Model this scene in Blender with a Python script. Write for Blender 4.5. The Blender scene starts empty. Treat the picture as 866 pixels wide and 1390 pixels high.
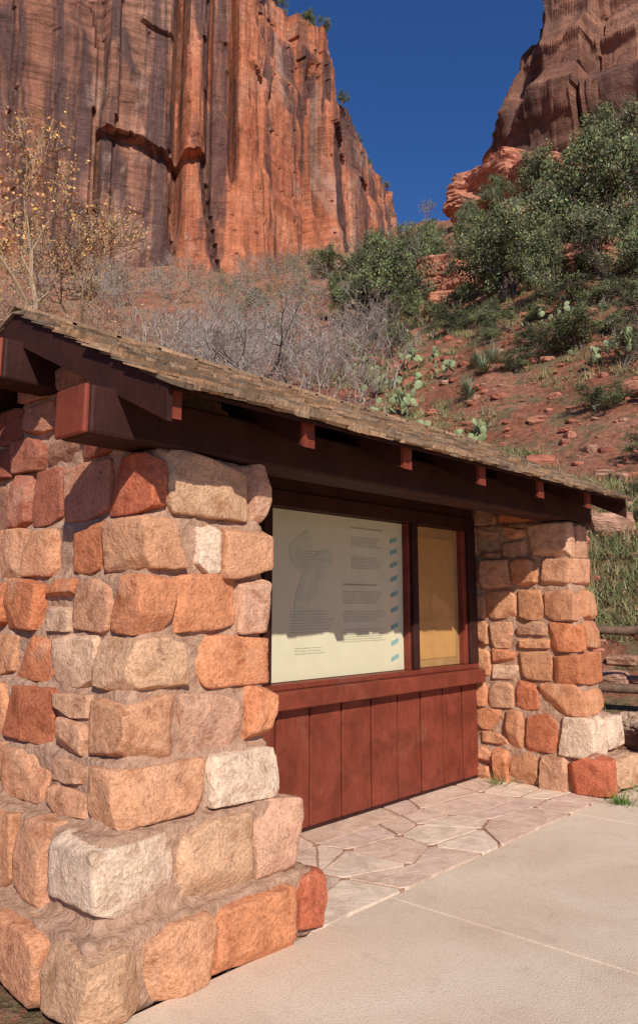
import bpy, math, random
import numpy as np
from mathutils import Vector
random.seed(7); RNG=np.random.default_rng(11)
scene=bpy.context.scene
# ------------------------------------------------------------------ frame
AZ=math.radians(42.1); PITCH=9.15
F=np.array([math.cos(AZ),math.sin(AZ)]); R=np.array([math.sin(AZ),-math.cos(AZ)])
def polar(az,d):
    a=math.radians(az); v=d*(math.cos(a)*F+math.sin(a)*R); return float(v[0]),float(v[1])
# ------------------------------------------------------------------ noise
def _h(ix,iy,iz,seed=0):
    n=(ix.astype(np.int64)*374761393+iy.astype(np.int64)*668265263+iz.astype(np.int64)*2147483647+seed*974634777)&0xffffffff
    n=((n^(n>>13))*1274126177)&0xffffffff
    n=((n^(n>>16))*2246822519)&0xffffffff
    return ((n^(n>>15))&0xffffff)/float(0xffffff)
def vn(x,y,z,seed=0):
    x,y,z=np.broadcast_arrays(np.asarray(x,float),np.asarray(y,float),np.asarray(z,float))
    ix,iy,iz=np.floor(x),np.floor(y),np.floor(z)
    fx,fy,fz=x-ix,y-iy,z-iz
    fx=fx*fx*(3-2*fx);fy=fy*fy*(3-2*fy);fz=fz*fz*(3-2*fz)
    r=0
    for a in (0,1):
        for b in (0,1):
            for c in (0,1):
                r=r+_h(ix+a,iy+b,iz+c,seed)*(fx if a else 1-fx)*(fy if b else 1-fy)*(fz if c else 1-fz)
    return r*2-1
def fbm(x,y,z,o=4,seed=0):
    r=0;a=1;t=0
    for i in range(o):
        r=r+a*vn(np.asarray(x)*2**i+17.3*i,np.asarray(y)*2**i+3.1*i,np.asarray(z)*2**i,seed+i); t+=a; a*=.5
    return r/t
def sstep(a,b,x):
    t=np.clip((x-a)/(b-a),0,1); return t*t*(3-2*t)
# ------------------------------------------------------------------ mesh builder
class MB:
    def __init__(s): s.V=[];s.F=[];s.C=[];s.M=[];s.n=0
    def add(s,v,f,col=(.5,.5,.5),mat=0):
        v=np.asarray(v,float); k=len(v)
        c=np.asarray(col,float)
        if c.ndim==1: c=np.tile(c,(k,1))
        s.V.append(v);s.C.append(c)
        if isinstance(f,np.ndarray): s.F.extend((f+s.n).tolist())
        else: s.F.extend([[i+s.n for i in q] for q in f])
        s.M.append((len(f),mat)); s.n+=k
    def build(s,name,mats,smooth=False,parent=None):
        me=bpy.data.meshes.new(name+"_mesh")
        V=np.concatenate(s.V);C=np.concatenate(s.C)
        me.from_pydata(V.tolist(),[],s.F)
        at=me.color_attributes.new("Col",'FLOAT_COLOR','POINT')
        at.data.foreach_set("color",np.hstack([C,np.ones((len(C),1))]).ravel())
        for m in mats: me.materials.append(m)
        mi=np.concatenate([np.full(k,m) for k,m in s.M]).astype(np.int32)
        me.polygons.foreach_set("material_index",mi)
        me.polygons.foreach_set("use_smooth",np.full(len(s.F),bool(smooth)))
        me.update()
        o=bpy.data.objects.new(name,me); scene.collection.objects.link(o)
        if parent: o.parent=parent
        return o
def cube_tmpl(n):
    idx={};V=[];Fc=[]
    def vid(p):
        k=tuple(int(round(c)) for c in p)
        if k not in idx: idx[k]=len(V);V.append([c*2/n-1 for c in k])
        return idx[k]
    for ax in range(3):
        for side in (0,n):
            for i in range(n):
                for j in range(n):
                    def P(a,b):
                        p=[0,0,0];p[ax]=side;p[(ax+1)%3]=a;p[(ax+2)%3]=b;return vid(p)
                    q=[P(i,j),P(i+1,j),P(i+1,j+1),P(i,j+1)]
                    if side==0:q.reverse()
                    Fc.append(q)
    return np.array(V),np.array(Fc)
T12=cube_tmpl(20);T4=cube_tmpl(4);T3=cube_tmpl(3)
BOXV=np.array([[0,0,0],[1,0,0],[1,1,0],[0,1,0],[0,0,1],[1,0,1],[1,1,1],[0,1,1]],float)
BOXF=np.array([[0,3,2,1],[4,5,6,7],[0,1,5,4],[1,2,6,5],[2,3,7,6],[3,0,4,7]])
def boxv(x0,x1,y0,y1,z0,z1):
    return BOXV*np.array([x1-x0,y1-y0,z1-z0])+np.array([x0,y0,z0])
def stone_verts(lo,hi,seed,k=9,rough=.012,tmpl=T12,jit=.07,cuts=5,face=0):
    rg=np.random.default_rng(seed)
    lo=np.array(lo,float);hi=np.array(hi,float);c=(lo+hi)/2;h=(hi-lo)/2
    p=tmpl[0].copy()
    nk=(np.abs(p)**k).sum(1)**(1/k); q=p/nk[:,None]
    cj=rg.uniform(-jit,jit,(2,2,2,3))
    u=(q+1)/2; d=0
    for a in (0,1):
        for b in (0,1):
            for e in (0,1):
                w=(u[:,0] if a else 1-u[:,0])*(u[:,1] if b else 1-u[:,1])*(u[:,2] if e else 1-u[:,2])
                d=d+w[:,None]*cj[a,b,e]
    q=q+d
    v=q*h
    for i in range(cuts):   # broken edges and corners
        n=rg.choice([-1,1],3)*rg.uniform(.35,1,3); n[rg.integers(3)]*=rg.uniform(0,.45); n/=np.linalg.norm(n)
        sup=(np.abs(n)*h).sum(); off=sup-rg.uniform(.02,.06)*(1 if min(h)>.05 else .4)
        dd=v@n-off; m=dd>0; v[m]-=dd[m,None]*n*.96
    for i in range(face):   # hewn facets, slightly tilted from the faces
        n=rg.normal(0,.24,3);ax=rg.integers(3);n[ax]=rg.choice([-1,1]);n/=np.linalg.norm(n)
        sup=(np.abs(n)*h).sum(); off=h[ax]*abs(n[ax])+(sup-h[ax]*abs(n[ax]))*rg.uniform(.1,.6)-.005
        dd=v@n-off; m=dd>0; v[m]-=dd[m,None]*n*.95
    nr=p/np.linalg.norm(p,axis=1)[:,None]
    w=v+rg.uniform(0,90,3)
    am=fbm(w[:,0]*8,w[:,1]*8,w[:,2]*8,3,seed%97)*rough+(1-2*np.abs(fbm(w[:,0]*12,w[:,1]*12,w[:,2]*20,3,seed%91)))*rough*.5
    v=v+nr*am[:,None]
    return v+c
# ------------------------------------------------------------------ materials
def mat(name):
    m=bpy.data.materials.new(name);m.use_nodes=True
    nt=m.node_tree;b=nt.nodes["Principled BSDF"];b.inputs["Specular IOR Level"].default_value=.2
    b.inputs["Roughness"].default_value=.85
    return m,nt,b
def nd(nt,t,**k):
    n=nt.nodes.new(t)
    for a,v in k.items():
        if a in n.inputs.keys(): n.inputs[a].default_value=v
        else: setattr(n,a,v)
    return n
def coord(nt,scale=(1,1,1),kind="Object"):
    tc=nd(nt,"ShaderNodeTexCoord");mp=nd(nt,"ShaderNodeMapping")
    mp.inputs["Scale"].default_value=scale
    nt.links.new(tc.outputs[kind],mp.inputs[0]);return mp.outputs[0]
def noise(nt,vec,scale,detail=6,rough=.6,dist=0):
    n=nd(nt,"ShaderNodeTexNoise");n.inputs["Scale"].default_value=scale;n.inputs["Detail"].default_value=detail
    n.inputs["Roughness"].default_value=rough;n.inputs["Distortion"].default_value=dist
    nt.links.new(vec,n.inputs["Vector"]);return n.outputs["Fac"]
def ramp(nt,fac,pts):
    r=nd(nt,"ShaderNodeValToRGB");e=r.color_ramp.elements
    while len(e)<len(pts):e.new(.5)
    for i,(p,c) in enumerate(pts):
        e[i].position=p
        if not isinstance(c,(tuple,list)):c=(c,c,c)
        e[i].color=(*c,1)
    nt.links.new(fac,r.inputs[0]);return r.outputs[0]
def mix(nt,a,b,fac,mode='MIX'):
    m=nd(nt,"ShaderNodeMix",data_type='RGBA',blend_type=mode)
    for s,v in ((m.inputs[6],a),(m.inputs[7],b),(m.inputs[0],fac)):
        if hasattr(v,"is_linked") or hasattr(v,"links"): nt.links.new(v,s)
        elif isinstance(v,(tuple,list)): s.default_value=(*v,1)
        else: s.default_value=v
    return m.outputs[2]
def attr(nt,name="Col"):
    a=nd(nt,"ShaderNodeAttribute");a.attribute_name=name;return a.outputs["Color"]
def bump(nt,b,hs,dist=.02,strength=1):
    prev=None
    for h,d in hs:
        n=nd(nt,"ShaderNodeBump");n.inputs["Distance"].default_value=d;n.inputs["Strength"].default_value=strength
        nt.links.new(h,n.inputs["Height"])
        if prev:nt.links.new(prev,n.inputs["Normal"])
        prev=n.outputs[0]
    nt.links.new(prev,b.inputs["Normal"])
def m_stone():
    m,nt,b=mat("sandstone_block");v=coord(nt)
    col=attr(nt)
    n1=noise(nt,v,9,5,.65,.6);col=mix(nt,col,ramp(nt,n1,[(.3,(.68,.55,.46)),(.48,(1,1,1)),(.7,(1.24,1.2,1.16))]),1,'MULTIPLY')
    n2=noise(nt,v,3.3,5,.7,.4);col=mix(nt,col,(.76,.48,.31),ramp(nt,n2,[(.56,0.0),(.72,.4)]))
    n4=noise(nt,v,5.3,5,.75,1);col=mix(nt,col,(.17,.075,.05),ramp(nt,n4,[(.60,0.0),(.75,.65)]))
    n3=noise(nt,v,60,4,.75);col=mix(nt,col,ramp(nt,n3,[(.3,(.66,.62,.60)),(.6,(1.15,1.15,1.15))]),1,'MULTIPLY')
    nt.links.new(col,b.inputs["Base Color"])
    bump(nt,b,[(n1,.022),(n3,.012)]);return m
def m_rock():
    m,nt,b=mat("red_rock");v=coord(nt);n=noise(nt,v,3,5,.7,.4)
    col=mix(nt,attr(nt),ramp(nt,n,[(.3,(.55,.5,.48)),(.65,(1.2,1.2,1.2))]),1,'MULTIPLY')
    n2=noise(nt,coord(nt,(.5,.5,3)),2,4,.7,.6);col=mix(nt,col,ramp(nt,n2,[(.35,.6),(.6,1.1)]),.7,'MULTIPLY')
    nt.links.new(col,b.inputs["Base Color"]);bump(nt,b,[(n,.08),(n2,.08)]);return m
def m_mortar():
    m,nt,b=mat("mortar");v=coord(nt);n=noise(nt,v,22,5,.7)
    nt.links.new(ramp(nt,n,[(.3,(.32,.17,.105)),(.6,(.53,.32,.21)),(.8,(.60,.40,.28))]),b.inputs["Base Color"])
    bump(nt,b,[(n,.03)]);return m
def m_paint(name,c,rough=.6,vary=.5):
    m,nt,b=mat(name);v=coord(nt,(1,1,1));n=noise(nt,v,4,5,.7,.5)
    vg=coord(nt,(40,40,3));g=noise(nt,vg,1.5,4,.6,.5)
    col=mix(nt,tuple(x*.62 for x in c),tuple(min(1,x*1.3) for x in c),ramp(nt,n,[(.3,0.0),(.7,1.0)]))
    dust=noise(nt,v,1.7,6,.75,1);col=mix(nt,col,(.36,.22,.15),ramp(nt,dust,[(.58,0.0),(.8,.28*vary)]))
    col=mix(nt,col,ramp(nt,g,[(.3,.7),(.6,1.05)]),.6,'MULTIPLY')
    nt.links.new(col,b.inputs["Base Color"]);b.inputs["Roughness"].default_value=rough
    bump(nt,b,[(g,.003)]);return m
def m_shingle():
    m,nt,b=mat("cedar_shake");v=coord(nt,(55,4,4));g=noise(nt,v,1.2,4,.7,.3)
    col=mix(nt,attr(nt),ramp(nt,g,[(.3,.4),(.65,1.3)]),1,'MULTIPLY')
    n=noise(nt,coord(nt),3,5,.7);col=mix(nt,col,(.13,.08,.05),ramp(nt,n,[(.47,0.0),(.7,.65)]))
    nt.links.new(col,b.inputs["Base Color"]);bump(nt,b,[(g,.006)]);return m
def m_concrete():
    m,nt,b=mat("concrete");v=coord(nt)
    n=noise(nt,v,1.1,5,.65,.5);f=noise(nt,v,110,3,.8)
    col=ramp(nt,n,[(.3,(.70,.52,.37)),(.55,(.78,.61,.45)),(.75,(.84,.68,.52))])
    col=mix(nt,col,ramp(nt,f,[(.32,.5),(.45,1.0),(.6,1.0),(.7,1.3)]),.7,'MULTIPLY')
    s=noise(nt,v,3.2,6,.8,1.5);col=mix(nt,col,(.46,.31,.21),ramp(nt,s,[(.54,0.0),(.76,.5)]))
    nt.links.new(col,b.inputs["Base Color"]);bump(nt,b,[(f,.006)]);return m
def m_flag():
    m,nt,b=mat("flagstone");v=coord(nt)
    n=noise(nt,v,6,5,.7,.8);f=noise(nt,v,90,3,.7)
    col=mix(nt,attr(nt),ramp(nt,n,[(.3,(.76,.72,.70)),(.6,(1.12,1.12,1.12))]),1,'MULTIPLY')
    col=mix(nt,col,ramp(nt,f,[(.3,.82),(.65,1.1)]),1,'MULTIPLY')
    nt.links.new(col,b.inputs["Base Color"]);bump(nt,b,[(n,.014)]);return m
def m_ground():
    m,nt,b=mat("red_soil");v=coord(nt)
    n=noise(nt,v,.35,4,.7,.6);f=noise(nt,v,6,6,.78);g=noise(nt,v,.7,6,.78,1)
    col=ramp(nt,n,[(.3,(.30,.10,.055)),(.5,(.45,.175,.10)),(.7,(.52,.25,.155))])
    col=mix(nt,col,ramp(nt,f,[(.3,.35),(.6,1.2)]),1,'MULTIPLY')
    col=mix(nt,col,ramp(nt,f,[(.35,(.08,.08,.035)),(.6,(.27,.22,.11))]),ramp(nt,g,[(.50,0.0),(.56,.8)]))
    nt.links.new(col,b.inputs["Base Color"]);bump(nt,b,[(f,.18)]);return m
def m_cliff(name,tint=1.0,strata=1.0,streak=1.0):
    m,nt,b=mat(name);v=coord(nt)
    n=noise(nt,v,.035,6,.65,.8)
    a=nd(nt,"ShaderNodeSeparateColor");nt.links.new(attr(nt),a.inputs[0])
    base=ramp(nt,n,[(.3,(.24*tint,.11*tint,.07*tint)),(.48,(.36*tint,.165*tint,.105*tint)),(.62,(.46*tint,.235*tint,.15*tint)),(.75,(.54*tint,.32*tint,.22*tint))])
    orange=ramp(nt,n,[(.3,(.46*tint,.145*tint,.07*tint)),(.5,(.62*tint,.215*tint,.105*tint)),(.7,(.68*tint,.32*tint,.19*tint))])
    col=mix(nt,base,orange,a.outputs[0])
    st=noise(nt,coord(nt,(.05,.05,.9)),1.0,5,.7,.5)
    sm=mix(nt,(1.0,1.0,1.0),ramp(nt,st,[(.35,(.52,.5,.49)),(.55,(1.05,1.05,1.05)),(.7,(1.2,1.17,1.15))]),a.outputs[2])
    col=mix(nt,col,sm,.9*strata,'MULTIPLY')
    vs=noise(nt,coord(nt,(.11,.11,.010)),1.0,5,.62,1.2)
    col=mix(nt,col,(.10,.058,.053),ramp(nt,vs,[(.48,0.0),(.57,.85*streak)]))
    vs2=noise(nt,coord(nt,(.5,.5,.03)),1.0,4,.7,1.0)
    col=mix(nt,col,ramp(nt,vs2,[(.35,(.62,.58,.58)),(.6,(1.12,1.1,1.08))]),.75*streak,'MULTIPLY')
    pl=noise(nt,coord(nt,(.06,.06,.025)),1.0,4,.6,1.5)
    col=mix(nt,col,(.60*tint,.40*tint,.30*tint),ramp(nt,pl,[(.57,0.0),(.69,.5)]))
    f=noise(nt,v,.5,7,.75,.4);col=mix(nt,col,ramp(nt,f,[(.3,.5),(.65,1.2)]),.8,'MULTIPLY')
    gm=nd(nt,"ShaderNodeMath",operation='MULTIPLY')
    nt.links.new(ramp(nt,f,[(.55,0.0),(.6,1.0)]),gm.inputs[0]);nt.links.new(a.outputs[1],gm.inputs[1])
    col=mix(nt,col,(.06,.07,.035),gm.outputs[0])
    nt.links.new(col,b.inputs["Base Color"])
    bump(nt,b,[(st,.6),(f,1.0)],strength=.8);return m
def m_leaf(name):
    m,nt,b=mat(name);col=attr(nt)
    nt.links.new(col,b.inputs["Base Color"]);b.inputs["Roughness"].default_value=.7
    return m
def m_bark(name,c):
    m,nt,b=mat(name);v=coord(nt,(6,6,1.5));n=noise(nt,v,4,2,.7)
    nt.links.new(ramp(nt,n,[(.3,tuple(x*.5 for x in c)),(.7,tuple(x*1.3 for x in c))]),b.inputs["Base Color"])
    return m
def m_flat(name,c,rough=.6,var=.12,coat=0):
    m,nt,b=mat(name);v=coord(nt);n=noise(nt,v,6,4,.65)
    nt.links.new(ramp(nt,n,[(.3,tuple(x*(1-var) for x in c)),(.7,tuple(min(1,x*(1+var)) for x in c))]),b.inputs["Base Color"])
    b.inputs["Roughness"].default_value=rough
    if coat: b.inputs["Coat Weight"].default_value=1;b.inputs["Coat Roughness"].default_value=.04;b.inputs["Coat IOR"].default_value=1.5
    return m
STONE=m_stone();MORTAR=m_mortar()
DARKWOOD=m_paint("dark_brown_paint",(.042,.013,.009),.65,.1)
REDWOOD=m_paint("red_brown_paint",(.20,.043,.024),.5,.9)
SHINGLE=m_shingle();CONC=m_concrete();FLAG=m_flag();GROUND=m_ground()
CLIFF=m_cliff("red_cliff_rock",1.0);CLIFF2=m_cliff("brown_cliff_rock",.92,1.0,.6)
LEAF=m_leaf("foliage");BARK=m_bark("bark",(.16,.12,.09));GREYBARK=m_bark("grey_bark",(.34,.27,.225))
ROCK=m_rock()
# ------------------------------------------------------------------ terrain
def terrain(x,y):
    x=np.asarray(x,float);y=np.asarray(y,float)
    f=x*F[0]+y*F[1];r=x*R[0]+y*R[1];d=np.hypot(f,r)+1e-6;az=np.degrees(np.arctan2(r,f))
    s=np.interp(az,[-70,-5,3,9,14,20,70],[.485,.485,.52,.585,.645,.69,.66])
    Rm=np.interp(az,[-70,-5,3,7,10,14,70],[125,125,120,85,68,65,62])
    e=d-10.2;run=np.log1p(np.exp(np.clip(e*2.2,-30,30)))/2.2;run=np.where(e*2.2>29,e,run)
    z=s*np.minimum(run,Rm)+.12*np.maximum(run-Rm,0)
    z*=1-sstep(75,125,np.abs(az))
    g=sstep(10.5,22,d)*(1-sstep(90,130,np.abs(az)))
    z=z+g*(fbm(x/9,y/9,0*x,4,3)*.9+fbm(x/2.2,y/2.2,0*x,3,9)*.22)+sstep(30,80,d)*fbm(x/25,y/25,0*x,3,5)*2.5*g
    return z-.03
def tz(x,y): return float(terrain(np.array([x]),np.array([y]))[0])
azs=np.concatenate([np.arange(-180,-32,4),np.arange(-32,32,.25),np.arange(32,180,4)])
ds=[0,3,6,8.5];
while ds[-1]<900: ds.append(ds[-1]*1.018+.04)
ds=np.array(ds)
A,D=np.meshgrid(np.radians(azs),ds,indexing='ij')
fx=D*np.cos(A);rx=D*np.sin(A);GX=fx*F[0]+rx*R[0];GY=fx*F[1]+rx*R[1]
na,ndd=A.shape
V=np.stack([GX.ravel(),GY.ravel(),terrain(GX,GY).ravel()],1)
I=np.arange(na*ndd).reshape(na,ndd);I2=np.roll(I,-1,axis=0)
Fq=np.stack([I[:,:-1],I[:,1:],I2[:,1:],I2[:,:-1]],-1).reshape(-1,4)
mb=MB();mb.add(V,Fq);mb.build("ground",[GROUND],True)
# ------------------------------------------------------------------ cliffs
def cliff(name,ctrl,nu,nv,material,seed,amp=1.0,lean=.02,back=80,orange=None,strat=0.0,cell=(24,8.5,3.1),amps=(3.2,.9,.22),led=(1.6,1.6,1.0),rough=(1.5,.35),bed=None,gul=()):
    c=np.array(ctrl,float)
    P=np.array([polar(a,d) for a,d in c[:,:2]])
    seg=np.r_[0,np.cumsum(np.hypot(*np.diff(P,axis=0).T))]
    s=np.linspace(0,seg[-1],nu)
    px=np.interp(s,seg,P[:,0]);py=np.interp(s,seg,P[:,1]);top=np.interp(s,seg,c[:,2]);bz=np.interp(s,seg,c[:,3])
    azc=np.interp(s,seg,c[:,0])
    k=np.ones(9)/9
    pxs=np.convolve(np.pad(px,4,'edge'),k,'valid');pys=np.convolve(np.pad(py,4,'edge'),k,'valid')
    tx=np.gradient(pxs);ty=np.gradient(pys);L=np.hypot(tx,ty);nx,ny=ty/L,-tx/L
    top=top+fbm(s/14,0*s,0*s+seed,4,seed)*2.5*amp+np.floor(vn(s/7,0*s,0*s+3,seed)*2.5)*1.0*amp
    v=np.linspace(0,1,nv)
    S,Vv=np.meshgrid(s,v,indexing='ij')
    Z=bz[:,None]+(top-bz)[:,None]*Vv
    W=S+fbm(S/22,Z/50,0*S,3,seed+4)*5.0
    d=0*S
    for w,h,a,g in ((cell[0],120,amps[0],2.0),(cell[1],45,amps[1],.9),(cell[2],17,amps[2],.3)):
        t=W/w+.45*vn(np.floor(W/w),0*W,0*W,seed);ci=np.floor(t);fr=t-ci
        hv=_h(ci,ci*0,ci*0,seed+int(w*7))
        zi=np.floor((Z+hv*h*3+2*vn(S/9,0*S,0*S,seed+2))/(h*(.6+.8*hv)))
        d+=a*(_h(ci,zi,ci*0,seed+int(w))-.5)*2
        edge=np.minimum(fr,1-fr)*w
        d-=g*np.exp(-(edge/(.03*w))**2)*(_h(ci,zi,ci*0+2,seed)>.45)
    azg=np.tile(azc[:,None],(1,nv))+fbm(S*0+2,Z/25,0*S,3,seed+60)*.45
    for ga,gw,gd,z0,z1 in gul:
        d-=gd*np.exp(-((azg-ga)/gw)**2)*sstep(z0-6,z0+6,Z)*(1-sstep(z1-6,z1+6,Z))
    d+=fbm(S/14,Z/40,0*S,4,seed+8)*rough[0]+fbm(S/2.5,Z/4,0*S,3,seed+20)*rough[1]
    if strat:
        bz_=Z+fbm(S/30,Z*0,0*S,2,seed+3)*4
        d+=strat*(vn(0*S,bz_/3.6,0*S,seed+31)+.6*vn(S/20,bz_/1.3,0*S,seed+33))
    ld=sstep(.80,.84,Vv)*led[0]+sstep(.91,.94,Vv)*led[1]+sstep(.5,.53,Vv+.05*vn(S/25,0*S,0*S,seed+9))*led[2]
    d=d*amp-ld*amp-lean*(Z-bz[:,None])
    X=px[:,None]+nx[:,None]*d;Y=py[:,None]+ny[:,None]*d
    nb=14;bk=np.linspace(0,1,nb+1)[1:]**1.6*back
    rl=np.hypot(px,py);ax_,ay_=px/rl,py/rl
    XB=X[:,-1:]+ax_[:,None]*bk;YB=Y[:,-1:]+ay_[:,None]*bk
    ZB=Z[:,-1:]+.05*bk+fbm(XB/9,YB/9,0*XB,3,seed+2)*1.5*amp
    X=np.hstack([X,XB]);Y=np.hstack([Y,YB]);Z=np.hstack([Z,ZB])
    n1,n2=X.shape;I=np.arange(n1*n2).reshape(n1,n2)
    Fq=np.stack([I[:-1,:-1],I[1:,:-1],I[1:,1:],I[:-1,1:]],-1).reshape(-1,4)
    o_=np.zeros_like(X) if orange is None else np.tile(orange(azc)[:,None],(1,n2))
    be=np.ones_like(X) if bed is None else np.tile(bed(azc)[:,None],(1,n2))
    sc=np.zeros_like(X);sc[:,nv:]=1;sc[:,int(nv*.8):nv]=.3
    C=np.stack([o_.ravel(),sc.ravel(),be.ravel()],1)
    m_=MB();m_.add(np.stack([X.ravel(),Y.ravel(),Z.ravel()],1),Fq,C)
    m_.build(name,[material],False)
    return np.stack([px,py,top,azc],1),nx,ny
ctrlL=[(-62,150,205,10),(-30,140,200,20),(-24,138,196,25),(-13,140,182,25),(-6,141,166,25),(-4.1,143,143,25),(-2.9,153,141,25),(-.2,163,141,25),
 (1.6,168,141,25),(2.4,176,136,25),(3.95,194,134,25),(5.1,210,134,25),(6.9,230,133,25),(7.3,262,118,25),(8,300,110,25)]
topsL=cliff("sandstone_cliff",ctrlL,640,320,CLIFF,5,orange=lambda a:np.clip(sstep(-12,-10.5,a)*.95+.2*(1-sstep(-24,-18,a)),0,1),bed=lambda a:np.clip(1-sstep(-12,-10,a)*.85+sstep(-3.5,-1,a)*.4,0,1),
  gul=((-11.2,.45,7,70,260),(-6.6,.35,6,85,260),(.5,.5,6,85,128),(-18.5,.3,4,120,260),(3.3,.3,4,80,150),(-8.7,.12,2.5,80,200)))
ctrlR=[(13.5,150,54,30),(11.6,112,56,30),(10.9,96,57,30),(11.3,87,59,30),(12.4,82,62,30),(13.6,79,66,30),(15.1,77,71,30),(17.0,75,77,30),(20,74,86,30),(25,72,98,30),(34,70,110,30),(50,72,110,20)]
topsR=cliff("sandstone_cliff",ctrlR,460,260,CLIFF2,23,amp=.5,lean=.07,back=60,strat=2.2,cell=(14,6,2.4),amps=(3.5,1.2,.35),rough=(4,.8),led=(3,3,3))
# ------------------------------------------------------------------ kiosk
kiosk=bpy.data.objects.new("stone_information_kiosk",None);scene.collection.objects.link(kiosk)
PAL=[(.62,.29,.155),(.64,.32,.18),(.61,.25,.12),(.58,.31,.185),(.68,.43,.28),(.56,.20,.09),(.62,.35,.21),(.52,.17,.08),(.65,.31,.16),(.62,.28,.14)]
SHADEPAL=[(.36,.12,.07),(.42,.15,.09),(.40,.19,.12),(.33,.10,.06),(.46,.20,.12)]  # darker reds with overhang shade put into the stone colour, upper left end wall
def pick(seed,pal=None):
    r=random.Random(seed);c=r.choice(pal or PAL);k=r.uniform(.9,1.08);return tuple(x*k for x in c)
courses=[0,.30,.64,.90,1.19,1.45,1.74,2.02,2.35]
RED=(.52,.15,.075);ORG=(.66,.27,.13);PAL_=(.76,.56,.40);PNK=(.62,.35,.225);SAL=(.65,.33,.18);TAN=(.65,.39,.23)
Lfront=[
 (1.74,3.13,2.74,[(.22,TAN),(.47,SAL),(.85,ORG),(1,RED)]),
 (1.84,3.03,2.84,[(.36,PAL_),(.73,TAN),(1,PNK)]),
 (1.98,2.97,2.92,[(.5,SAL),(1,PAL_)]),
 (2.02,2.96,2.95,[(.34,SAL),(.78,PNK),(1,ORG)]),
 (2.06,2.96,2.97,[(.42,TAN),(1,ORG)]),
 (2.09,2.97,2.98,[(.26,ORG),(.7,ORG),(1,PNK)]),
 (2.12,2.97,2.99,[(.36,SAL),(.57,PAL_),(1,SAL)]),
 (2.17,2.97,3.01,[(.12,RED),(.8,TAN),(1,PNK)])]
sd=[100]
def put(mb,lo,hi,col,g=.007):
    sd[0]+=1;rg=random.Random(sd[0])
    lo=[lo[0]+g,lo[1]+g,lo[2]+g];hi=[hi[0]-g,hi[1]-g,hi[2]-g]
    sz=[hi[i]-lo[i] for i in range(3)]
    if min(sz)<.04:return
    v=stone_verts(lo,hi,sd[0],k=rg.uniform(18,50),rough=.009,jit=.085 if max(sz)/min(sz)<3 else .045,cuts=6,face=7)
    k=rg.uniform(.92,1.08);mb.add(v,T12[1],tuple(c*k for c in col))
def split(a,b,lo,hi,rg):
    out=[a]
    while b-out[-1]>hi: out.append(out[-1]+rg.uniform(lo,hi))
    if b-out[-1]<lo*.7 and len(out)>1: out.pop()
    out.append(b);return list(zip(out[:-1],out[1:]))
def side_run(mb,xa,xb,y0,y1,z0,z1,rg,face,lo_=.27,hi_=.52,ps=.1,pal=None):
    for (a,b) in split(y0,y1,lo_,hi_,rg):
        j=rg.uniform(-.022,.022)
        lo=[xa,a,z0+rg.uniform(-.012,.012)];hi=[xb,b,z1+rg.uniform(-.012,.012)]
        if face<0: lo[0]+=j
        else: hi[0]+=j
        h=hi[2]-lo[2]
        if h>.24 and rg.random()<ps:
            zm=lo[2]+h*rg.uniform(.4,.6)
            put(mb,lo,[hi[0],hi[1],zm],pick(sd[0],pal));put(mb,[lo[0]+rg.uniform(-.01,.02),lo[1],zm],hi,pick(sd[0]+50,pal))
        else: put(mb,lo,hi,pick(sd[0],pal))
def pier(name,front,small):
    mb=MB();core=MB();rg=random.Random(len(name)+3)
    for i,(xl,xr,yf,st) in enumerate(front):
        kw=dict(lo_=.17,hi_=.36,ps=.3) if small else {}
        if not small and i==7: kw['pal']=SHADEPAL  # top course of left face coloured darker to extend the roof shadow
        z0,z1=courses[i],courses[i+1]
        yb=2*4.08-yf
        prev=xl;n=len(st)
        for k,(fr,col) in enumerate(st):
            x1=xl+(xr-xl)*fr
            dep=rg.uniform(.26,.5) if k in (0,n-1) else rg.uniform(.25,.35)
            j=rg.uniform(-.02,.02)
            put(mb,[prev,yf+j,z0+rg.uniform(-.014,.014)],[x1,yf+dep,z1+rg.uniform(-.014,.014)],col)
            if k==0:dl=dep
            if k==n-1:dr=dep
            prev=x1
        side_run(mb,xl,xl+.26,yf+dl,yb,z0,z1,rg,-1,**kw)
        side_run(mb,xr-.26,xr,yf+dr,yb,z0,z1,rg,1)
        for a,b in split(xl+.26,xr-.26,.2,.4,rg): put(mb,[a,yb-.25,z0],[b,yb,z1],pick(sd[0]))
        core.add(boxv(xl+.055,xr-.055,yf+.06,yb-.06,z0-(.0 if i==0 else .03),z1),BOXF)
    return mb,core,rg
def finish_core(core,name):
    o=core.build(name,[MORTAR],True,kiosk)
    m=o.modifiers.new("r",'REMESH');m.mode='VOXEL';m.voxel_size=.03;m.use_smooth_shade=True
    t=bpy.data.textures.new(name+"_t",'CLOUDS');t.noise_scale=.09;t.noise_depth=3
    d=o.modifiers.new("d",'DISPLACE');d.texture=t;d.strength=.05;d.mid_level=.45;d.texture_coords='GLOBAL'
    return o
mbL,coreL,rg=pier("left",Lfront,False)
rgf=random.Random(4)
def rand_front():
    n=rgf.choice([1,2,2]);
    fr=[1] if n==1 else [rgf.uniform(.35,.65),1]
    return [(f,pick(rgf.randint(0,9999))) for f in fr]
Rspec=[(6.60,7.32,2.74,[(.35,RED),(1,TAN)]),(6.62,7.24,2.86,[(.5,PAL_),(1,PAL_)])]
for i in range(6):
    Rspec.append((6.64+.004*i,7.14-.01*i,2.93+.016*i,rand_front()))
mbR,coreR,_=pier("rightx",Rspec,True)
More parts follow.
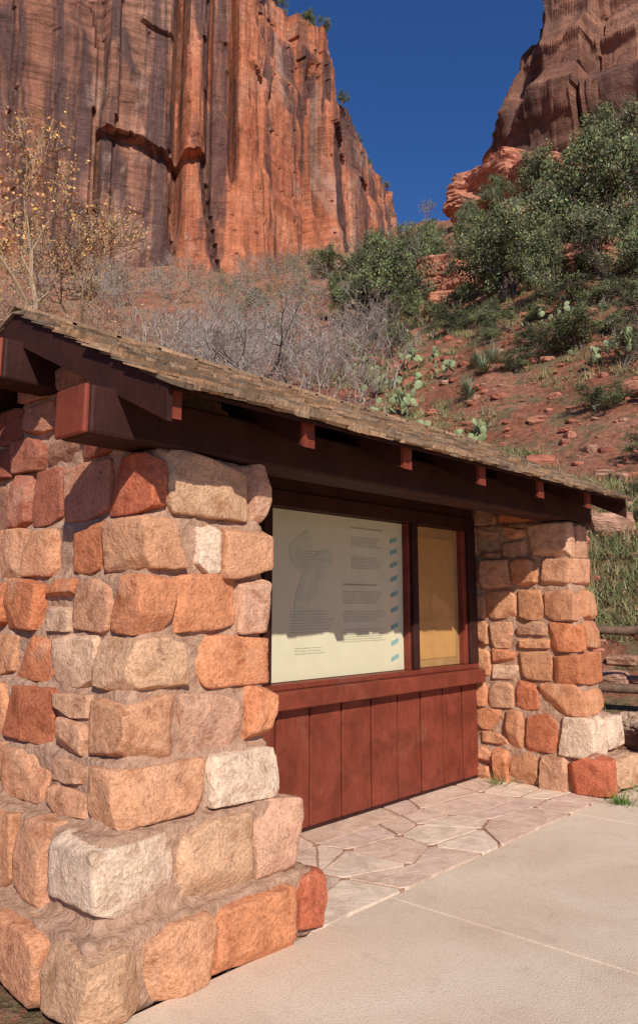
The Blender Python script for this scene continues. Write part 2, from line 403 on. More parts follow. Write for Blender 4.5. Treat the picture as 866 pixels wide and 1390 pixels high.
for mbx,core,xa,xb,pl_ in ((mbL,coreL,2.17,2.9,SHADEPAL),(mbR,coreR,6.7,7.09,None)):  # left gable stones also carry painted shade in their colour
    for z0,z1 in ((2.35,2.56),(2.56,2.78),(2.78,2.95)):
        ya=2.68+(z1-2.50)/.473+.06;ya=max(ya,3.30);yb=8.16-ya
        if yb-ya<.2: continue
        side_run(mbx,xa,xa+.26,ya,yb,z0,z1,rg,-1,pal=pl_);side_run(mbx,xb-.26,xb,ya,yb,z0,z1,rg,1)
        core.add(boxv(xa+.055,xb-.055,ya,yb,z0-.03,z1),BOXF)
mbL.build("end_wall_stones",[STONE],True,kiosk);mbR.build("end_wall_stones_far",[STONE],True,kiosk)
finish_core(coreL,"end_wall_mortar");finish_core(coreR,"end_wall_mortar_far")
def boxes(name,lst,m,bev=.006,parent=kiosk,smooth=False):
    b=MB()
    for q in lst:b.add(boxv(*q),BOXF)
    o=b.build(name,[m],smooth,parent)
    if bev:
        md=o.modifiers.new("bevel",'BEVEL');md.width=bev;md.segments=2
    return o
YR=4.08;X0=1.955;X1=7.12;SL=.473
boxes("plate_beams",[(1.83,7.24,3.03,3.29,2.352,2.585),(1.83,7.24,8.16-3.29,8.16-3.03,2.352,2.585)],DARKWOOD,.018)
boxes("plate_beam_ends",[(1.80,1.828,3.032,3.288,2.354,2.583)],REDWOOD,.01)
boxes("ridge_beam",[(1.86,7.2,3.97,4.19,2.80,3.03)],DARKWOOD,.015)
boxes("ridge_beam_end",[(1.835,1.858,3.972,4.188,2.802,3.028)],REDWOOD,.01)
ul=math.hypot(1,SL);cA,sA=1/ul,SL/ul
def slope_box(mb,x0,x1,ya,yb,dt,db,mir,col=(.5,.5,.5)):
    def zt(y): return 2.53+(y-2.62)*SL
    pts=[(x0,ya,zt(ya)-db),(x1,ya,zt(ya)-db),(x1,yb,zt(yb)-db),(x0,yb,zt(yb)-db),(x0,ya,zt(ya)-dt),(x1,ya,zt(ya)-dt),(x1,yb,zt(yb)-dt),(x0,yb,zt(yb)-dt)]
    v=np.array(pts,float);f=BOXF
    if mir: v[:,1]=2*YR-v[:,1];f=BOXF[:,::-1].copy()
    mb.add(v,f,col)
rf=MB();dk=MB();bg=MB();rt=MB()
for mir in (0,1):
    x=1.99
    while x<7.1:
        slope_box(rf,x,x+.085,2.715,YR-.045,.032,.165,mir)
        slope_box(rt,x+.001,x+.084,2.69,2.713,.034,.163,mir)
        x+=.87
    n=10
    for i in range(n):
        a=2.645+(YR-2.66)*i/n;b_=2.645+(YR-2.66)*(i+1)/n-.006
        slope_box(dk,X0+.04,X1-.04,a,b_,.008,.030,mir)
    for xx in (X0+.008,X1-.04):
        slope_box(bg,xx,xx+.03,2.65,YR-.002,.004,.17,mir)
rf.build("rafters",[DARKWOOD],False,kiosk);rt.build("rafter_tails",[REDWOOD],False,kiosk);dk.build("roof_deck",[DARKWOOD],False,kiosk);bg.build("barge_boards",[DARKWOOD],False,kiosk)
sh=MB();rs=random.Random(3);nrow=13;Ls=(YR-2.60)/cA
for mir in (0,1):
    for i in range(-1,nrow):
        s0=max(i,0)*Ls/nrow+(0.012 if i==-1 else 0);x=X0-rs.uniform(0,.03)
        while x<X1:
            w=rs.uniform(.07,.17);x2=min(x+w,X1+.01)
            s=s0+rs.uniform(-.018,.018);Lh=.26;t=rs.uniform(.012,.028)
            s_t=min(s+Lh,Ls)
            lift=.022 if i>=0 else .004
            def P(X,S,N): return (X,2.60+S*cA-N*sA,2.515+S*sA+N*cA)
            dx=rs.uniform(-.004,.004);tw=rs.uniform(-.006,.010)
            v=np.array([P(x,s,lift),P(x2-.005,s+dx,lift+tw),P(x2-.005,s_t,.002),P(x,s_t,.002),P(x,s,lift+t),P(x2-.005,s+dx,lift+t+tw),P(x2-.005,s_t,.008),P(x,s_t,.008)])
            f=BOXF
            if mir:v[:,1]=2*YR-v[:,1];f=BOXF[:,::-1].copy()
            k=rs.uniform(.5,1.3);g=rs.random()
            c=np.array((.42,.24,.125))*(1-g)+np.array((.36,.26,.175))*g
            sh.add(v,f,c*k);x=x2
x=X0
while x<X1:
    x2=min(x+.3,X1)
    for mir in (0,1):
        def P(X,dy,N): return (X,YR+dy,3.262-abs(dy)*SL+N)
        sgn=1 if mir else -1
        v=np.array([P(x,0,0),P(x2+.03,0,-.006),P(x2+.03,sgn*.11,-.006),P(x,sgn*.11,0),P(x,0,.02),P(x2+.03,0,.014),P(x2+.03,sgn*.11,.014),P(x,sgn*.11,.02)])
        sh.add(v,BOXF,np.array((.38,.23,.13))*rs.uniform(.7,1.2))
    x=x2
sh.build("wood_shingles",[SHINGLE],False,kiosk)
PY=3.98
bd=[]
edges=[2.98,3.24,3.6,3.955,4.305,4.66,5.02,5.37,5.70,6.04,6.36,6.63]
for a,b in zip(edges[:-1],edges[1:]):
    j=random.uniform(-.004,.004);bd.append((a+.009,b-.009,PY+j,PY+.03,.035,.885))
boxes("wall_boards",bd,REDWOOD,.008)
boxes("wall_backing",[(2.98,6.63,PY+.032,PY+.06,.0,.9),(2.98,6.63,PY+.16,PY+.19,.9,2.9),(2.98,6.63,5.0,5.04,0,2.6)],DARKWOOD,0)
boxes("base_strip",[(2.98,6.63,PY+.006,PY+.031,.0,.034)],DARKWOOD,.003)
boxes("window_sill",[(2.95,6.63,PY-.10,PY+.10,.875,1.0)],REDWOOD,.012)
fr=[(2.95,6.63,PY-.03,PY+.10,1.002,1.045),(2.95,6.63,PY-.03,PY+.10,2.30,2.42)]
boxes("window_frame",[fr[0]],REDWOOD,.006)
boxes("window_head",[fr[1],(2.95,6.63,PY-.01,PY+.14,2.421,2.95),(6.50,6.64,PY-.028,PY+.10,1.046,2.299),(2.95,3.06,PY-.028,PY+.10,1.046,2.299)],DARKWOOD,.006)
boxes("window_mullions",[(3.80,3.88,PY-.035,PY+.10,1.047,2.298),(5.585,5.665,PY-.035,PY+.10,1.047,2.298)],DARKWOOD,.006)
boxes("window_beads",[(5.667,5.70,PY+.0,PY+.09,1.047,2.298),(6.43,6.498,PY+.0,PY+.09,1.047,2.298),(5.55,5.583,PY,PY+.09,1.047,2.298)],REDWOOD,.004)
PAPER=m_flat("glazed_poster_paper",(.64,.58,.38),.6,.04,1);CORK=m_flat("glazed_tan_board",(.36,.20,.075),.8,.2,1)
INK=m_flat("grey_ink",(.36,.35,.25),.7);TEAL=m_flat("blue_green_ink",(.22,.36,.33),.7);PALEG=m_flat("pale_green_ink",(.55,.53,.345),.7)
KRAFT=m_flat("glazed_kraft_paper",(.47,.25,.08),.7,.08,1)
boxes("poster",[(3.885,5.548,PY+.055,PY+.06,1.05,2.295)],PAPER,0)
boxes("side_notice_board",[(5.70,6.43,PY+.055,PY+.065,1.05,2.295),(3.06,3.8,PY+.055,PY+.065,1.05,2.295)],CORK,0)
boxes("notice_sheet",[(5.76,6.36,PY+.05,PY+.053,1.12,2.2)],KRAFT,0)
txt=[];yy=PY+.0522
rp=random.Random(5)
def lines(x0,x1,z,n,dz,h=.004):
    for i in range(n):
        x=x0
        e=x1-rp.uniform(0,.25)*(x1-x0)
        while x<e:
            w=rp.uniform(.015,.06);txt.append((x,min(x+w,e),yy,yy+.001,z-i*dz-h,z-i*dz));x+=w+.008
lines(4.85,5.35,2.22,1,.02,.012);lines(4.85,5.3,2.14,5,.018);lines(4.85,5.3,1.98,6,.018);lines(4.75,5.3,1.76,1,.02,.012)
lines(4.75,5.3,1.70,6,.018);lines(4.75,5.3,1.54,5,.018);lines(4.75,5.3,1.40,6,.018);lines(4.2,4.6,2.0,4,.02);lines(4.15,4.65,1.55,8,.022);lines(4.2,4.55,1.28,3,.02)
boxes("poster_text",txt,INK,0)
ic=MB()
for z in (2.13,2.03,1.92,1.80,1.67,1.54,1.40,1.27,1.14):
    w=.10;v=boxv(5.37,5.37+w,yy,yy+.001,z-.018,z+.018);v[v[:,0]>5.4,2]+=.03;ic.add(v,BOXF)
ic.build("poster_icons",[TEAL],False,kiosk)
mp_=MB();cx,cz=4.35,1.85;pts=[]
for i in range(26):
    a=i/26*2*math.pi;r=.18+.07*math.sin(3*a+1)+.05*math.sin(5*a);pts.append((cx+r*math.cos(a),yy+.0005,cz+r*1.5*math.sin(a)))
mp_.add(np.array(pts),[list(range(26))]);mp_.build("poster_map",[PALEG],False,kiosk)
# ------------------------------------------------------------------ paving
pm=boxes("patio_mortar",[(2.9,6.75,2.82,PY+.03,-.08,.004)],MORTAR,0,None)
fl=MB();rr=random.Random(8);NX,NY=9,4;gp={}
for i in range(NX+1):
    for j in range(NY+1):
        x=3.0+i*(3.68/NX);y=2.80+j*(1.20/NY)
        if 0<i<NX:x+=rr.uniform(-.15,.15)
        if 0<j<NY:y+=rr.uniform(-.11,.11)
        gp[i,j]=(x,y)
FP=[(.68,.49,.37),(.71,.54,.41),(.65,.46,.34),(.73,.57,.43),(.63,.45,.35)]
done=set()
def poly(ps,col):
    c=np.mean(ps,axis=0);P=[]
    n=len(ps)
    for k in range(n):
        a=np.array(ps[k]);b=np.array(ps[(k+1)%n])
        for t in (.08,.3,.5,.7,.92):
            p=a+(b-a)*t;p=p+(c-p)/np.linalg.norm(c-p)*(.010+rr.uniform(0,.008));P.append(p)
    m=len(P);z=.008+rr.uniform(0,.004)
    top=[(p[0],p[1],z) for p in P];bot=[(p[0]+(p[0]-c[0])*.01,p[1]+(p[1]-c[1])*.01,-.02) for p in P]
    fl.add(np.array(top+bot),[list(range(m))]+[[k,k+m,(k+1)%m+m,(k+1)%m] for k in range(m)],col)
for i in range(NX):
    for j in range(NY):
        if (i,j) in done: continue
        col=rr.choice(FP)
        if i+1<NX and (i+1,j) not in done and rr.random()<.3:
            done.add((i+1,j));poly([gp[i,j],gp[i+1,j],gp[i+2,j],gp[i+2,j+1],gp[i+1,j+1],gp[i,j+1]],col)
        elif rr.random()<.25:
            poly([gp[i,j],gp[i+1,j],gp[i+1,j+1]],col);poly([gp[i,j],gp[i+1,j+1],gp[i,j+1]],rr.choice(FP))
        else: poly([gp[i,j],gp[i+1,j],gp[i+1,j+1],gp[i,j+1]],col)
patio=fl.build("flagstone_patio",[FLAG],False);pm.parent=patio
slabs=[]
xs=[-12.1,-8.6,-5.9,-3.2,-.9,1.35,3.67,6.02,8.4,10.8,14,18];ys=[-14,-11,-8.4,-5.9,-3.3,-.6,2.792]
for a,b in zip(xs[:-1],xs[1:]):
    for c_,d_ in zip(ys[:-1],ys[1:]): slabs.append((a+.004,b-.004,c_+.004,d_-.004,-.1,.008))
boxes("concrete_pavement",slabs,CONC,.006,None)
# ------------------------------------------------------------------ vegetation
def tube(mb,p0,p1,r0,r1,n=5,col=(.2,.15,.1),mat=0):
    p0=np.asarray(p0,float);p1=np.asarray(p1,float);d=p1-p0;L=np.linalg.norm(d)
    if L<1e-6:return
    d/=L;a=np.cross(d,[0,0,1] if abs(d[2])<.9 else [1,0,0]);a/=np.linalg.norm(a);b=np.cross(d,a)
    t=np.arange(n)*2*math.pi/n;ring=np.cos(t)[:,None]*a+np.sin(t)[:,None]*b
    v=np.vstack([p0+ring*r0,p1+ring*r1]);k=np.arange(n);k2=(k+1)%n
    mb.add(v,np.stack([k,k2,k2+n,k+n],1),col,mat)
def grow(mb,p,d,L,r,depth,rg,tips,spread=.6,up=.25,kids=(2,3),n=5,shrink=.7,rmin=.008,gn=.22):
    p=np.array(p,float);d=np.array(d,float);segs=3
    for i in range(segs):
        d=d+rg.normal(0,gn,3)+np.array([0,0,up*.3]);d/=np.linalg.norm(d)
        q=p+d*L/segs;r2=max(rmin,r*.86);tube(mb,p,q,r,r2,n);p=q;r=r2
        if depth>0 and i>0 and rg.random()<.6:
            e=d+rg.normal(0,spread,3);e/=np.linalg.norm(e)
            grow(mb,p,e,L*shrink*.8,max(rmin,r*.6),depth-1,rg,tips,spread,up,kids,max(3,n-1),shrink,rmin,gn)
        if depth<=1: tips.append(p.copy())
    if depth>0:
        for k in range(rg.integers(kids[0],kids[1]+1)):
            e=d+rg.normal(0,spread,3);e/=np.linalg.norm(e)
            grow(mb,p,e,L*shrink,max(rmin,r*.7),depth-1,rg,tips,spread,up,kids,max(3,n-1),shrink,rmin,gn)
    else: tips.append(p.copy())
def leaves(mb,cent,size,col,var,rg,mat=1):
    n=len(cent);a=rg.normal(size=(n,3));a/=np.linalg.norm(a,axis=1)[:,None]
    b=np.cross(a,rg.normal(size=(n,3)));b/=np.linalg.norm(b,axis=1)[:,None]
    s=size*rg.uniform(.5,1.4,(n,1));a*=s;b*=s*.55
    v=np.stack([cent-a,cent-b*.9,cent+a,cent+b*.9],1).reshape(-1,3)
    f=np.arange(4*n).reshape(n,4)
    c=np.array(col)*(1+var*rg.normal(size=(n,1)))*(1+.1*rg.normal(size=(n,3)));c=np.clip(c,.008,1)
    mb.add(v,f,np.repeat(c,4,axis=0),mat)
def juniper(seed,dens=46,lsz=.05,col=(.155,.17,.075),keep=.7):
    rg=np.random.default_rng(seed);mb=MB();tips=[]
    for k in range(rg.integers(3,5)):
        a=rg.uniform(0,6.28);grow(mb,(0,0,-.3),(.5*math.cos(a),.5*math.sin(a),1),1.35,.11,3,rg,tips,.65,.3,(2,2),5,.72,.012)
    tips=np.array(tips);H=tips[:,2].max()
    sel=tips[rg.random(len(tips))<keep]
    if len(sel)>260: sel=sel[rg.permutation(len(sel))[:260]]
    cs=[]
    for t in sel:
        k=int(dens*rg.uniform(.4,1.3));r=rg.uniform(.10,.24)
        cs.append(t+rg.normal(size=(k,3))*r*np.array([1,1,.65]))
    cs=np.vstack(cs)
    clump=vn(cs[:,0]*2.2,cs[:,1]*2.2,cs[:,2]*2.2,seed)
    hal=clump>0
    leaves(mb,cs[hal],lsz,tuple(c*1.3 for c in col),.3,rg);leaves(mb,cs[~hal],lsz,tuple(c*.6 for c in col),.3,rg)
    me=mb.build("tmp",[BARK,LEAF],False);m=me.data;bpy.data.objects.remove(me)
    w=float(np.percentile(np.hypot(cs[:,0],cs[:,1]),95))
    return m,H+.3,w
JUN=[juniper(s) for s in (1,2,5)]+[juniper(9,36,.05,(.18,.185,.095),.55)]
def place(name,var,az,d,h,rot=None,zoff=0,pos=None,wide=1.0):
    m,H,w=var;x,y=pos[:2] if pos else polar(az,d);z=pos[2] if pos else tz(x,y)
    o=bpy.data.objects.new(name,m);scene.collection.objects.link(o)
    s=h/H;sw=min(s*1.2,h*.5/w)*wide*random.uniform(.9,1.2);o.scale=(sw,sw,s);o.location=(x,y,z-.05+zoff);o.rotation_euler=(0,0,random.uniform(0,6.28) if rot is None else rot)
    return o
trees=[(2.6,48,3.8),(3.8,45,4.6),(5.2,43,5.4),(4.5,54,5.0),(6.6,47,5.2),(7.6,52,4.2),(8.7,62,3.8),(11.2,60,3.2),(12.3,50,3.2),(14.3,34,4.4),(12.9,42,3.8),(16.4,37,4.8),(17.4,31,3.3),(19.6,40,5.4),(22.8,36,6.0),
 (21.3,30,3.4),(24.5,29,3.8),(18,48,4.4),(20.8,50,5.4),(23.5,48,5.8),(15.2,46,3.8),(25.8,36,5),(21.5,41,5),(24.2,41,5.5),(2.0,62,4),(0.8,75,4),(14.0,56,3.0),(17.0,56,3.8),(5.9,55,4.6),(13.6,37,3.6)]
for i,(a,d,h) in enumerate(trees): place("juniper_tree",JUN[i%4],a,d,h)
shr=[(19,24,1.4),(17.2,25,1.2),(22,22,1.3),(15,29,1.4),(10,34,1.4),(12.8,28,.9),(24.5,24,1.6),(8.2,38,1.9),(20.2,20,.8),(23.7,17,.8),(24.6,14.5,.7),(6.4,35,1.6),(18.4,28,1.5),(20.5,27,1.3),(23,25.5,1.5),(13.5,31,1.5),(16,25.5,.9),(10.5,38,1.6),(4.5,38,1.8),(15.4,40,2.4),(18.6,36,2.4),(13.6,48,2),(9.4,50,2),(11.6,33,1.3),(16.9,33,1.8),(19.8,31,1.7),(22.4,28,1.8),(7.3,42,2.2),(14.7,24,.9),(21.2,24.5,1.2)]
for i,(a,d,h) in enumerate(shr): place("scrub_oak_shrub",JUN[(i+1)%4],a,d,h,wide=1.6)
T,nxL,nyL=topsL
for i in range(len(T)):
    if -5<T[i,3]<7 and random.random()<.16:
        b=random.uniform(5,12)
        place("rim_pine_tree",JUN[i%4],0,0,random.uniform(3,5.5),pos=(T[i,0]-nxL[i]*b,T[i,1]-nyL[i]*b,T[i,2]-.6))
def baretree(name,az,d,h,seed,depth=5,leafn=0,bark=GREYBARK,lcol=(.42,.22,.07),sp=.5,r0=.16,lsz=.06):
    rg=np.random.default_rng(seed);mb=MB();tips=[]
    grow(mb,(0,0,-.3),(.1,0,1),3.0,r0,depth,rg,tips,sp,.35,(2,3),6,.68,.012,.16)
    tips=np.array(tips);H=tips[:,2].max()
    if leafn:
        c=tips[rg.integers(0,len(tips),leafn)]+rg.normal(0,.25,(leafn,3));leaves(mb,c,lsz,lcol,.25,rg)
    o=mb.build(name,[bark,LEAF],False);x,y=polar(az,d);o.location=(x,y,tz(x,y));s=h/H;o.scale=(s,s,s);return o
TANB=m_bark("tan_bark",(.40,.28,.17))
baretree("cottonwood_tree",-22.4,23,9.2,33,5,3800,TANB,(.64,.35,.12),lsz=.055,r0=.14)
baretree("cottonwood_tree",-18.0,26,6.4,14,5,2200,TANB,(.60,.34,.15),lsz=.05,r0=.13)
baretree("dead_tree",-5.2,24,4.5,21,3,0,m_bark("dark_bark",(.05,.042,.04)),sp=.75,r0=.17)
def brushmesh(seed,h):
    rg=np.random.default_rng(seed);mb=MB();tips=[]
    for k in range(5):
        a=rg.uniform(0,6.28);grow(mb,(rg.normal(0,.2),rg.normal(0,.2),-.1),(.5*math.cos(a),.5*math.sin(a),1),.8,.020,3,rg,tips,.5,.25,(2,2),3,.75,.005)
    return np.concatenate(mb.V),np.array(mb.F),np.array(tips)
BR=[brushmesh(s,2) for s in (1,2,3)]
def thicket(name,n,azr,dr,hr,barkm,leafcol=None,seed=0,lf=40,ls=.05):
    rg=np.random.default_rng(seed);mb=MB()
    for i in range(n):
        v,f,t=BR[i%3];a=rg.uniform(*azr);d=rg.uniform(*dr);x,y=polar(a,d);z=tz(x,y);H=t[:,2].max();s=rg.uniform(*hr)/H;th=rg.uniform(0,6.28)
        M=np.array([[math.cos(th),-math.sin(th),0],[math.sin(th),math.cos(th),0],[0,0,1]])*s
        mb.add(v@M.T+[x,y,z],f,(.2,.2,.2))
        if leafcol:
            c=t[rg.integers(0,len(t),lf)]@M.T+[x,y,z]+rg.normal(0,.15,(lf,3));leaves(mb,c,ls,leafcol,.3,rg)
    return mb.build(name,[barkm,LEAF],False)
thicket("bare_brush",70,(-13,4.5),(20,50),(1.5,3.8),GREYBARK,(.28,.20,.14),1,25)
thicket("bare_brush",40,(-26,-10),(22,48),(1.8,3.6),m_bark("pinkish_bark",(.38,.24,.16)),(.52,.30,.14),2,60)
thicket("hillside_scrub",60,(-8,9),(44,110),(1.5,3),GREYBARK,(.15,.16,.08),3,300,.08)
thicket("hillside_scrub",70,(-30,-2),(48,125),(1.6,4),GREYBARK,(.26,.20,.10),4,160,.08)
def scatter_rocks():
    rg=np.random.default_rng(4);mb=MB()
    var3=[stone_verts([-1,-1,-1],[1,1,1],i,k=5,rough=.10,tmpl=T3,jit=.3,cuts=0) for i in range(14)]
    var4=[stone_verts([-1,-1,-1],[1,1,1],i+50,k=6,rough=.16,tmpl=T4,jit=.3,cuts=0) for i in range(10)]
    N=2800;a=rg.uniform(2,28,N);d=11+40*rg.random(N)**1.2;pos=np.array([polar(a[i],d[i]) for i in range(N)]);zz=terrain(pos[:,0],pos[:,1])
    cl=fbm(pos[:,0]/3,pos[:,1]/3,0*zz,3,71)
    for i in range(N):
        s=.018+.10*rg.random()**4*(1+d[i]/30)
        if cl[i]<-.1: s*=.6
        if i<24:s=rg.uniform(.16,.36)
        h=np.array([s*rg.uniform(.8,1.6),s*rg.uniform(.8,1.5),s*rg.uniform(.4,.8)])
        big=s>.12;v=(var4[i%10] if big else var3[i%14])*h
        th=rg.uniform(0,6.28);M=np.array([[math.cos(th),-math.sin(th),0],[math.sin(th),math.cos(th),0],[0,0,1]])
        c=random.choice([(.46,.17,.10),(.50,.21,.13),(.42,.15,.09),(.48,.26,.17),(.38,.13,.08)])
        mb.add(v@M.T+[pos[i,0],pos[i,1],zz[i]+h[2]*.0],T4[1] if big else T3[1],c)
    mb.build("slope_rubble",[ROCK],False)
scatter_rocks()
def boulder(az,d,h,seed,col=(.54,.22,.13),zo=.3):
    mb=MB();h=np.array(h);v=stone_verts(-h,h,seed,k=8,rough=.07,jit=.3,cuts=10,face=0)
    lay=np.abs((v[:,2]/.45)%1-.5)*2
    nr=v/np.linalg.norm(v,axis=1)[:,None];v=v+nr*((fbm(v[:,0]*.6,v[:,1]*.6,v[:,2]*1.8,4,seed)*.3-.10*(lay<.3))*h.min())[:,None]
    mb.add(v,T12[1],col);o=mb.build("boulder",[ROCK],False);x,y=polar(az,d);o.location=(x,y,tz(x,y)+h[2]*zo);o.rotation_euler=(0,0,seed)
boulder(10.0,44,(1.5,1.3,1.2),5);boulder(11.3,42,(1.3,1.0,.8),6);boulder(9.4,40,(.9,.8,.5),7);boulder(13.6,66,(3.8,3.2,2.1),8);boulder(15.2,64,(3.2,2.6,1.8),9);boulder(12.3,66,(2.2,1.9,1.2),19);boulder(16.8,60,(2.6,2.0,1.6),29)
boulder(16.5,44,(1.6,1.2,1.0),12);boulder(20.5,33,(1.2,1,.8),14);boulder(23.2,9.9,(.42,.38,.20),15,(.46,.30,.20),.3)
def grass():
    rg=np.random.default_rng(6);mb=MB();V=[];C=[];N=6400
    a=rg.uniform(1,28,N);d=12+36*rg.random(N);a[:2600]=rg.uniform(13,28,2600);d[:2600]=rg.uniform(9.9,20,2600)
    P=np.array([polar(a[i],d[i]) for i in range(N)]);Z=terrain(P[:,0],P[:,1]);msk=fbm(P[:,0]/3,P[:,1]/3,0*Z,3,44)
    for i in range(N):
        if msk[i]<(-.12 if i<2600 else .02):continue
        x,y=P[i];z=Z[i];n=16;h=rg.uniform(.08,.24)*(1+d[i]/50)
        b=rg.normal(0,.09,(n,2));t=rg.normal(0,.12,(n,2));w=.006+d[i]*.0004
        th=rg.uniform(0,3.14,n)
        p=np.zeros((n,3,3));p[:,0,:2]=b+np.stack([np.cos(th),np.sin(th)],1)*w;p[:,1,:2]=b-np.stack([np.cos(th),np.sin(th)],1)*w;p[:,2,:2]=b+t;p[:,2,2]=h*rg.uniform(.5,1.2,n)
        V.append((p+[x,y,z-.01]).reshape(-1,3));g=rg.random()
        c=np.array((.38,.30,.15))*g+np.array((.14,.17,.06))*(1-g);C.append(np.tile(c*rg.uniform(.7,1.2),(3*n,1)))
    V=np.concatenate(V);C=np.concatenate(C);mb.add(V,np.arange(len(V)).reshape(-1,3),C);mb.build("grass",[LEAF],False)
grass()
def tuft(name,x,y,z,n,h,col,seed,w=.004,sp=.05):
    rg=np.random.default_rng(seed);mb=MB();b=rg.normal(0,sp,(n,2));t=b*1.2+rg.normal(0,h*.35,(n,2));th=rg.uniform(0,3.14,n)
    p=np.zeros((n,3,3));e=np.stack([np.cos(th),np.sin(th)],1)*w;p[:,0,:2]=b+e;p[:,1,:2]=b-e;p[:,2,:2]=b+t;p[:,2,2]=h*rg.uniform(.4,1.1,n)
    c=np.repeat(np.array(col)*rg.uniform(.6,1.4,(n,1)),3,axis=0)
    mb.add(p.reshape(-1,3)+[x,y,z],np.arange(3*n).reshape(-1,3),c);mb.build(name,[LEAF],False)
tuft("weed_tuft",6.55,2.62,0,120,.12,(.10,.18,.03),1);tuft("weed_tuft",7.15,2.66,0,200,.14,(.14,.19,.05),2,sp=.12);tuft("weed_tuft",6.5,3.72,.01,60,.09,(.14,.18,.06),3)
CACT=m_flat("cactus_skin",(.25,.29,.14),.55,.3)
def pear(az,d,seed,n=40,R_=.9,sz=.17):
    rg=np.random.default_rng(seed);mb=MB();pads=[]
    for i in range(n):
        top=[q for q in pads if q[0][2]<sz*3.2]
        if top and rg.random()<.55:
            p,ax,s0=top[rg.integers(len(top))];base=p+ax*s0*.9
        else: base=np.array([rg.normal(0,R_*.6),rg.normal(0,R_*.6),-.03])
        ax=np.array([rg.normal(0,.6),rg.normal(0,.6),1.]);ax/=np.linalg.norm(ax)
        s=sz*rg.uniform(.7,1.2);c=base+ax*s*.95
        nn=np.cross(ax,rg.normal(size=3));nn/=np.linalg.norm(nn);sd_=np.cross(ax,nn)
        p=T4[0]/np.linalg.norm(T4[0],axis=1)[:,None]
        wd=.78+.18*p[:,2]
        v=c+p[:,[2]]*ax*s+p[:,[0]]*sd_*s*wd[:,None]+p[:,[1]]*nn*s*.17
        mb.add(v,T4[1]);pads.append((c,ax,s))
    o=mb.build("prickly_pear_cactus",[CACT],True);x,y=polar(az,d);o.location=(x,y,tz(x,y))
for i,(a,d,n,s) in enumerate([(5.6,27,44,.16),(6.9,24,44,.14),(8.6,20.5,60,.125),(9.9,20,50,.12),(7.4,30,36,.15),(4.2,33,30,.17),(22.6,22.5,44,.13),(23.6,20,36,.12),(10.8,26,26,.13),(17.5,28,26,.13),(5.1,40,30,.2),(3.6,38,30,.2)]):
    pear(a,d,30+i,n,1.1,s)
def yucca(az,d,seed,r=.75,n=130):
    rg=np.random.default_rng(seed);mb=MB()
    th=rg.uniform(0,6.28,n);el=rg.uniform(.1,1.35,n)
    dr=np.stack([np.cos(th)*np.cos(el),np.sin(th)*np.cos(el),np.sin(el)],1);sd_=np.stack([-np.sin(th),np.cos(th),0*th],1)*.018
    L=r*rg.uniform(.7,1.1,(n,1));p=np.stack([-sd_,sd_,dr*L],1).reshape(-1,3)
    mb.add(p,np.arange(3*n).reshape(-1,3),np.repeat(np.array((.22,.25,.14))*rg.uniform(.6,1.4,(n,1)),3,axis=0))
    o=mb.build("yucca_plant",[LEAF],False);x,y=polar(az,d);o.location=(x,y,tz(x,y)+.08)
for i,(a,d) in enumerate([(11.2,23),(12.3,24.5),(13.0,25),(11.9,25.5),(16.8,33),(3.6,30),(19.5,27),(8.9,36),(23.3,15.5)]): yucca(a,d,60+i,.8 if i<4 else .6)
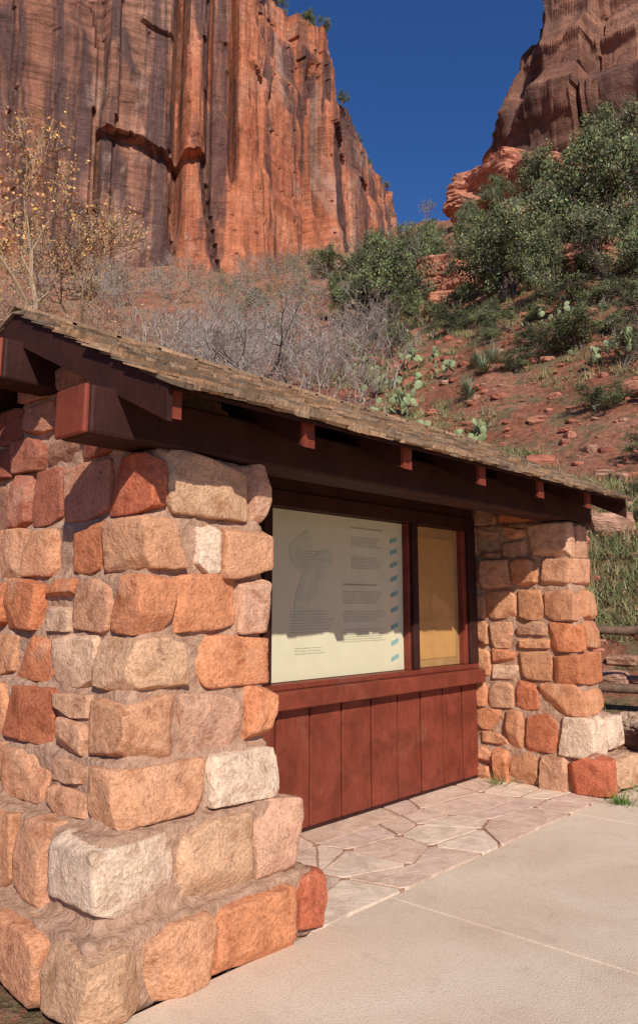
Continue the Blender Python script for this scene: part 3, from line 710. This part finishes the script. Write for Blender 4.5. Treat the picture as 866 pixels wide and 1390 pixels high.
# ------------------------------------------------------------------ fence
fe=MB();FW=m_bark("weathered_log",(.17,.10,.065))
p0=polar(13,10.4);p1=polar(33,10.4);nseg=2
def lerp(t):return (p0[0]+(p1[0]-p0[0])*t,p0[1]+(p1[1]-p0[1])*t)
rgn=np.random.default_rng(2)
for k in range(nseg+1):
    x,y=lerp(k/nseg)
    if k!=1: tube(fe,(x,y,-.1),(x,y,1.5),.085,.075,10)
tube(fe,(*lerp(.68),-.1),(*lerp(.68),1.5),.085,.075,10)
for k in range(nseg):
    a=lerp(k/nseg);b=lerp((k+1)/nseg)
    for z in (1.30,.60):
        pr=np.array([a[0],a[1],z])
        for s in range(1,6):
            q=np.array([a[0]+(b[0]-a[0])*s/5,a[1]+(b[1]-a[1])*s/5,z+rgn.normal(0,.008)]);tube(fe,pr,q,.055,.055,8);pr=q
fe.build("split_rail_fence",[FW],True)
# ------------------------------------------------------------------ light
EL=math.radians(33.5);h=np.array([.573,.819])
dirv=Vector((h[0]*math.cos(EL),h[1]*math.cos(EL),-math.sin(EL)))
sl=bpy.data.lights.new("sun",'SUN');sl.energy=5.0;sl.angle=math.radians(.5);sl.color=(1,.95,.87)
so=bpy.data.objects.new("sun",sl);scene.collection.objects.link(so);so.rotation_euler=dirv.to_track_quat('-Z','Y').to_euler();so.location=(-10,-15,20)
w=bpy.data.worlds.new("World");scene.world=w;w.use_nodes=True;nt=w.node_tree
sk=nt.nodes.new("ShaderNodeTexSky");sk.sky_type='NISHITA';sk.sun_disc=False;sk.sun_elevation=EL;sk.sun_rotation=math.radians(215)
sk.altitude=1500;sk.air_density=1.0;sk.dust_density=0.05;sk.ozone_density=5.0
tm=nt.nodes.new("ShaderNodeMix");tm.data_type='RGBA';tm.blend_type='MULTIPLY';tm.inputs[0].default_value=1;tm.inputs[7].default_value=(.58,.95,1.38,1)
nt.links.new(sk.outputs[0],tm.inputs[6])
nt.links.new(tm.outputs[2],nt.nodes["Background"].inputs[0]);nt.nodes["Background"].inputs[1].default_value=.08
# ------------------------------------------------------------------ camera
cam=bpy.data.cameras.new("camera");co=bpy.data.objects.new("camera",cam);scene.collection.objects.link(co);scene.camera=co
cam.sensor_fit='VERTICAL';cam.sensor_height=36;cam.lens=1056/1390*36;cam.shift_y=-45/1390;cam.clip_end=3000;cam.clip_start=.05
co.location=(0,0,1.6);co.rotation_euler=(math.radians(90+PITCH),0,math.radians(42.1-90))
scene.view_settings.view_transform='Standard';scene.view_settings.look='None';scene.view_settings.exposure=0
